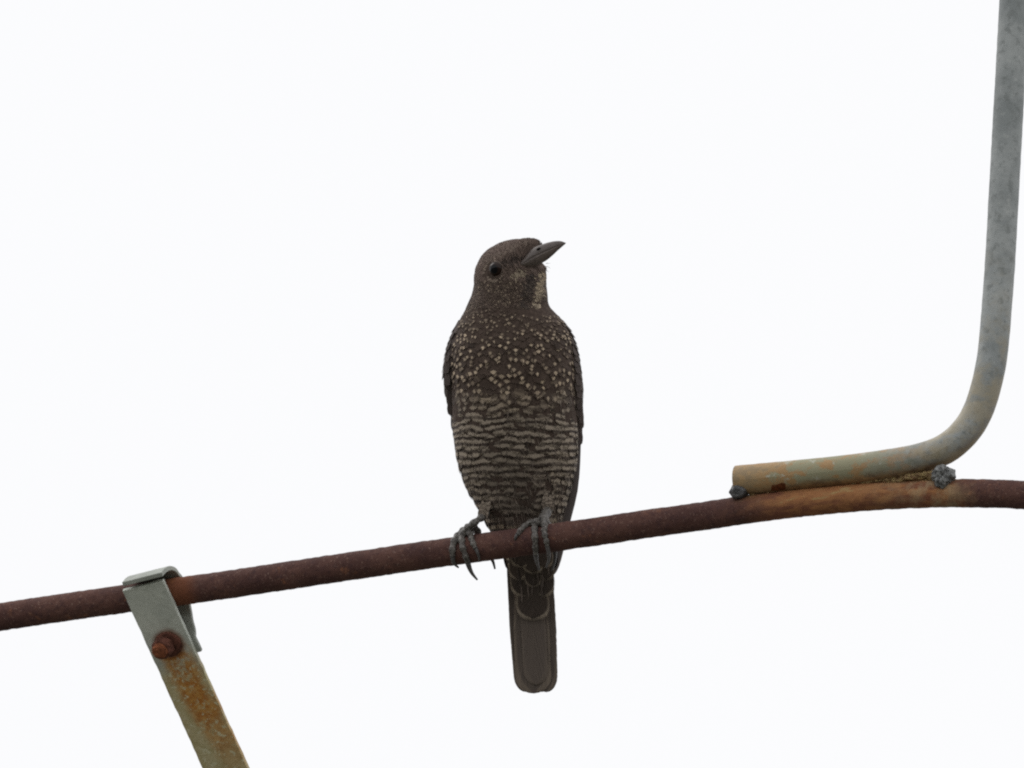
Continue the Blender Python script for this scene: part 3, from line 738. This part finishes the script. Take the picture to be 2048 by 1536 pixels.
# undertail coverts: broad, dark with pale rims
F = Feathers(); F.NU, F.NV = 9, 13
for (x, y, L, Wd, dp, sp_) in [(1040, 1076, 62, 46, 66, 1), (1084, 1082, 56, 44, 66, 1), (1064, 1092, 58, 44, 69, 1), (1034, 1100, 64, 38, 74, 1), (1090, 1098, 66, 36, 74, .9),
                               (1042, 1120, 78, 50, 80, 1), (1084, 1116, 82, 48, 80, 1), (1030, 1124, 54, 26, 78, .8), (1097, 1122, 62, 20, 82, .6), (1063, 1160, 84, 70, 87, 1), (1064, 1118, 60, 36, 76, .8)]:
    fw = lambda yy: float(fwc(yy) - fhd(yy)*math.sqrt(max(.1, 1 - ((x - (fl(yy) + fr_(yy))/2)/((fr_(yy) - fl(yy))/2 + 6))**2)))
    w0 = min(fw(y) - 2.0, 93) - (87 - dp)*.12; w1 = min(fw(min(y + L, 1222)) - 3.0, 91) - (87 - dp)*.35
    F.add(np.array([x, y, w0]), nrm(np.array([.05, 1, (w1 - w0)/L])), np.array([-1., 0, 0]), np.array([0, .0, -1.]), L, Wd, jit((.085, .066, .056), .2), jit((.36, .30, .24), .15), bar=0., edge=.9*sp_, l0=0, l1=1.0, kc=.008, tip=3.6, cup=.6, yedge=.0)
for i in range(26):
    y = rng.uniform(1085, 1170); x = rng.uniform(1026 + .12*(y-1085), 1098 - .1*(y-1085)); 
    F.add(np.array([x, y, float(fwc(y) - fhd(y)) - 3]), nrm(np.array([rng.normal(.02, .06), 1, .1])), np.array([-1., 0, 0]), np.array([0, 0, -1.]), rng.uniform(22, 46), rng.uniform(1.5, 3.5), jit(rng.choice([.8, 1.4])*np.array((.10, .08, .07)), .2), BARP, l0=0, l1=1.5, tip=1.6)
F.build('undertail_coverts', tail)

# --- bill
mat_bill = simple('bill_horn', (.110, .090, .081), .40, .42, .18, 400.)
mat_bill_low = simple('bill_horn_lower', (.118, .094, .081), .42, .42, .18, 400.)
comm = np.array([(1036, 533), (1050, 524.5), (1066, 515), (1082, 507), (1099, 499.5), (1115, 492.5), (1131.5, 486.2)])
culm = np.array([(1049, 513), (1064, 497), (1083, 489), (1097, 484.6), (1110, 482.2), (1122, 482.2), (1132.5, 486)])
gony = np.array([(1040, 536), (1056, 537), (1075, 530), (1092, 521.5), (1104, 512), (1117, 499.8), (1131, 487.6)])
bw = np.array([29., 27., 20.0, 13.2, 9.6, 5.8, 1.0]); bwc = np.array([0., -4., -9., -13., -17., -20., -22.])
def mandible(name, edge_, mat, droop):
    n = 30; c = spline(np.column_stack([comm, bwc, bw]), n); e = spline(np.column_stack([edge_, bwc]), n)
    th = np.linspace(0, math.pi, 15); mb = MB(); out = []
    for i in range(n):
        up = e[i, :2] - c[i, :2]
        for t in th:
            k = math.sin(t)
            out.append((c[i, 0] + up[0]*k, c[i, 1] + up[1]*k, c[i, 2] - c[i, 3]*math.cos(t)))
        out.append((c[i, 0] - up[0]*.02, c[i, 1] - up[1]*.02, c[i, 2]))
    f = grid_faces(n, 16, True) + [tuple(range(16)), tuple(range((n-1)*16, n*16))[::-1]]
    mb.add(PX(np.array(out)), f)
    return mb.build(name, mat, bird)
upper = mandible('upper_mandible', culm, mat_bill, 0); lower = mandible('lower_mandible', gony, mat_bill_low, 0)
bm_d = simple('nostril_dark', (.012, .010, .010), .9, .05, .1)
mb = MB(); dirn = nrm(np.array((.86, .51, 0))); lumpy(mb, P(1077, 498, -24.5), np.array((4.6, 2.4, 3.0))*SC, np.stack([U*dirn[0] + V*dirn[1], -U*dirn[1] + V*dirn[0], W]), .05, 1., 0)
mb.build('nostril', bm_d, upper)
mb = MB()                                                            # rictal bristles
for (x, y, ex, ey, w_) in [(1081, 491, 1081, 482, 0), (1079, 490, 1075, 481, 4), (1092, 527, 1100, 528, -6), (1092, 533, 1101, 537, -4), (1090, 540, 1098, 545, 0), (1060, 520, 1078, 524, -26), (1056, 524, 1072, 533, -27), (1064, 512, 1084, 510, -24)]:
    tube(mb, PX(spline(np.array([(x, y, w_), ((x+ex)/2 + 1, (y+ey)/2 - 1, w_-2), (ex, ey, w_-3)]), 6)), np.linspace(.55, .15, 6)*SC, 5)
br = mb.build('bristle', simple('bristle_black', (.02, .016, .015), .7), bird); br['kind'] = 'stuff'

# --- eyes (the far one sits on the hidden cheek)
b = NB('eye_iris'); me_eye = b.set(Base_Color=(.020, .009, .006), Roughness=.12, Specular_IOR_Level=.22)
b = NB('eye_pupil'); me_pup = b.set(Base_Color=(.002, .002, .003), Roughness=.12, Specular_IOR_Level=.22)
b = NB('eye_rim'); me_rim = b.set(Base_Color=(.15, .115, .095), Roughness=.8)
for side in (-1, 1):
    cph = np.arccos(np.clip((EYE[0] - (fl(538.)+fr_(538.))/2)/((fr_(538.)-fl(538.))/2), -1, 1))*(1 if side < 0 else -1)
    p, _, _, n = frame_at(S, np.array(538.), np.array(cph)); 
    if n[2]*side < 0: n = -n
    n = nrm(n + np.array([-.05, .15, 0])); 
    to_w = lambda a: nrm(a[0]*U - a[1]*V + a[2]*W)
    nw = to_w(n); c = PX(p - n*5.0); a1 = nrm(np.cross(nw, V)); a2 = np.cross(nw, a1)
    mb = MB(); lumpy(mb, c, np.array((15, 15, 15))*SC, np.stack([a1, a2, nw]), 0, 1, 0); eye = mb.build('eye', me_eye, bird)
    mb = MB(); out = []
    for i in range(8):
        al = math.radians(36)*i/7
        for j in range(28):
            q = 2*math.pi*j/28; out.append(c + 15.15*SC*(nw*math.cos(al) + (a1*math.cos(q) + a2*math.sin(q))*math.sin(al)))
    mb.add(out, grid_faces(8, 28, True)); mb.build('pupil', me_pup, eye)
    mb = MB(); q = np.linspace(0, 2*math.pi, 49)
    tube(mb, c + nw*3.6*SC + 14.6*SC*(np.cos(q)[:, None]*a1 + np.sin(q)[:, None]*a2), 1.3*SC, 8, caps=False, wob=.0002, freq=900., ref=nw); mb.build('eye_rim', me_rim, eye)

# --- legs and feet: scaly toes closed round the rail
bl = NB('leg_scales'); o = bl.obj(); k1 = bl.noise(o, 700., 3., .6); vo = bl.n('TexVoronoi'); bl.put(vo.inputs['Vector'], o); vo.inputs['Scale'].default_value = 900.
cc = bl.mix(bl.step(k1, .3, .7), (.050, .045, .042), (.120, .107, .095)); cc = bl.mix(bl.step(vo.outputs['Distance'], .45, .75, 0, .5), cc, (.25, .235, .215))
bl.bump(vo.outputs['Distance'], .6, .0005); mat_leg = bl.set(Base_Color=cc, Roughness=.5, Specular_IOR_Level=.4)
mat_claw = simple('claw_horn', (.085, .079, .076), .45, .4, .2, 500.)
def on_rail(x, y, rt):
    """depth so that a toe of radius rt lies on the front of the rail at this place"""
    dy = y - float(rail_y(x)); q = (R_RAIL + rt*.75)**2 - dy*dy
    return float(rail_w(x)) - (math.sqrt(q) if q > 0 else 2.0)
def limb(tubes_, claws, hind):
    mb = MB()
    for pts_, rad in tubes_:
        m = 26; sp = spline(np.column_stack([pts_, rad]), m)
        r_ = sp[:, 3]*1.15*(1 + .17*np.cos(np.linspace(0, 1, m)*len(pts_)*2*math.pi*.95))
        tube(mb, PX(sp[:, :3]), r_*SC, 12)
    o = mb.build('leg', mat_leg, bird); voxel_joined(o, .00022)
    for pts_, r0 in claws:
        mb = MB(); sp = spline(np.array(pts_, float), 14); tube(mb, PX(sp), np.linspace(r0*1.2, 1.8, 14)*SC, 10); mb.build('claw', mat_claw, o)
    return o
def toe(pts_, r0, r1, start):
    out = [start]
    for (x, y) in pts_:
        out.append((x, y, on_rail(x, y, r0)))
    rad = np.linspace(r0, r1, len(out)); rad[0] = r0*1.1
    return np.array(out, float), rad
# viewer's left foot
jl = (937, 1055, float(rail_w(937)) - 14)
tl1 = toe([(920, 1067), (909, 1081), (905, 1097), (905.5, 1113)], 6.6, 5.4, jl)
tl2 = toe([(925, 1070), (924, 1088), (929, 1106), (935.5, 1124)], 6.4, 5.0, jl)
tl3 = toe([(941, 1071), (945, 1084), (951, 1097)], 6.0, 4.6, jl)
hx_ = float(rail_w(950))
hindl = (np.array([jl, (950, 1056, hx_ + 14), (958, 1072, hx_ + 34), (964, 1096, hx_ + 38)], float), np.array([6.5, 6.5, 6, 5.5]))
tarl = (np.array([(980, 1020, 66), (968, 1031, 36), (952, 1043, 6), jl], float), np.array([6.5, 6.2, 6.2, 7.4]))
e1, e2, e3 = tl1[0][-1], tl2[0][-1], tl3[0][-1]
limb([tl1, tl2, tl3, hindl, tarl],
     [([e1 + (0, -2, 2), (906, 1121, e1[2] + 3), (910, 1129, e1[2] + 11), (917, 1135, e1[2] + 18)], 4.4),
      ([e2 + (-1, -3, 2), (939, 1136, e2[2] + 3), (945, 1148, e2[2] + 5), (955, 1160, e2[2] + 5)], 5.2),
      ([e3 + (0, -2, 2), (955, 1106, e3[2] - 1), (958, 1115, e3[2] + 3), (959, 1121, e3[2] + 8)], 3.6),
      ([(963, 1090, hx_ + 38), (975, 1110, hx_ + 36), (985, 1121, hx_ + 30), (990, 1138, hx_ + 26)], 5.2)], None)
# viewer's right foot
jr = (1082, 1043, float(rail_w(1082)) - 16)
tr1 = toe([(1063, 1045), (1051, 1051), (1040, 1062), (1035, 1069)], 6.2, 4.4, jr)
tr2 = toe([(1071, 1047), (1069.5, 1064), (1070.5, 1084), (1071.5, 1108)], 6.4, 5.2, jr)
tr3 = toe([(1089, 1050), (1088.5, 1064), (1092, 1078), (1094, 1092)], 6.2, 4.4, jr)
hx_ = float(rail_w(1100))
hindr = (np.array([jr, (1094, 1046, hx_ + 16), (1101, 1064, hx_ + 36), (1106, 1088, hx_ + 38)], float), np.array([6.5, 6.5, 6, 5.5]))
tarr = (np.array([(1099, 1006, 56), (1096, 1016, 34), (1091, 1029, 4), jr], float), np.array([8, 8, 8, 8.2]))
e1, e2, e3 = tr1[0][-1], tr2[0][-1], tr3[0][-1]
limb([tr1, tr2, tr3, hindr, tarr],
     [([e1 + (1, -2, 2), (1031, 1075, e1[2] - 1), (1030, 1082, e1[2] + 4)], 3.4),
      ([e2 + (0, -3, 2), (1072.5, 1117, e2[2] + 3), (1075, 1128, e2[2] + 6), (1079, 1141, e2[2] + 9)], 4.6),
      ([e3 + (0, -3, 2), (1097, 1106, e3[2] + 2), (1097.5, 1120, e3[2] + 8), (1092, 1136, e3[2] + 12)], 4.2),
      ([(1105, 1084, hx_ + 38), (1110, 1106, hx_ + 36), (1109, 1124, hx_ + 30), (1104, 1142, hx_ + 26)], 4.8)], None)
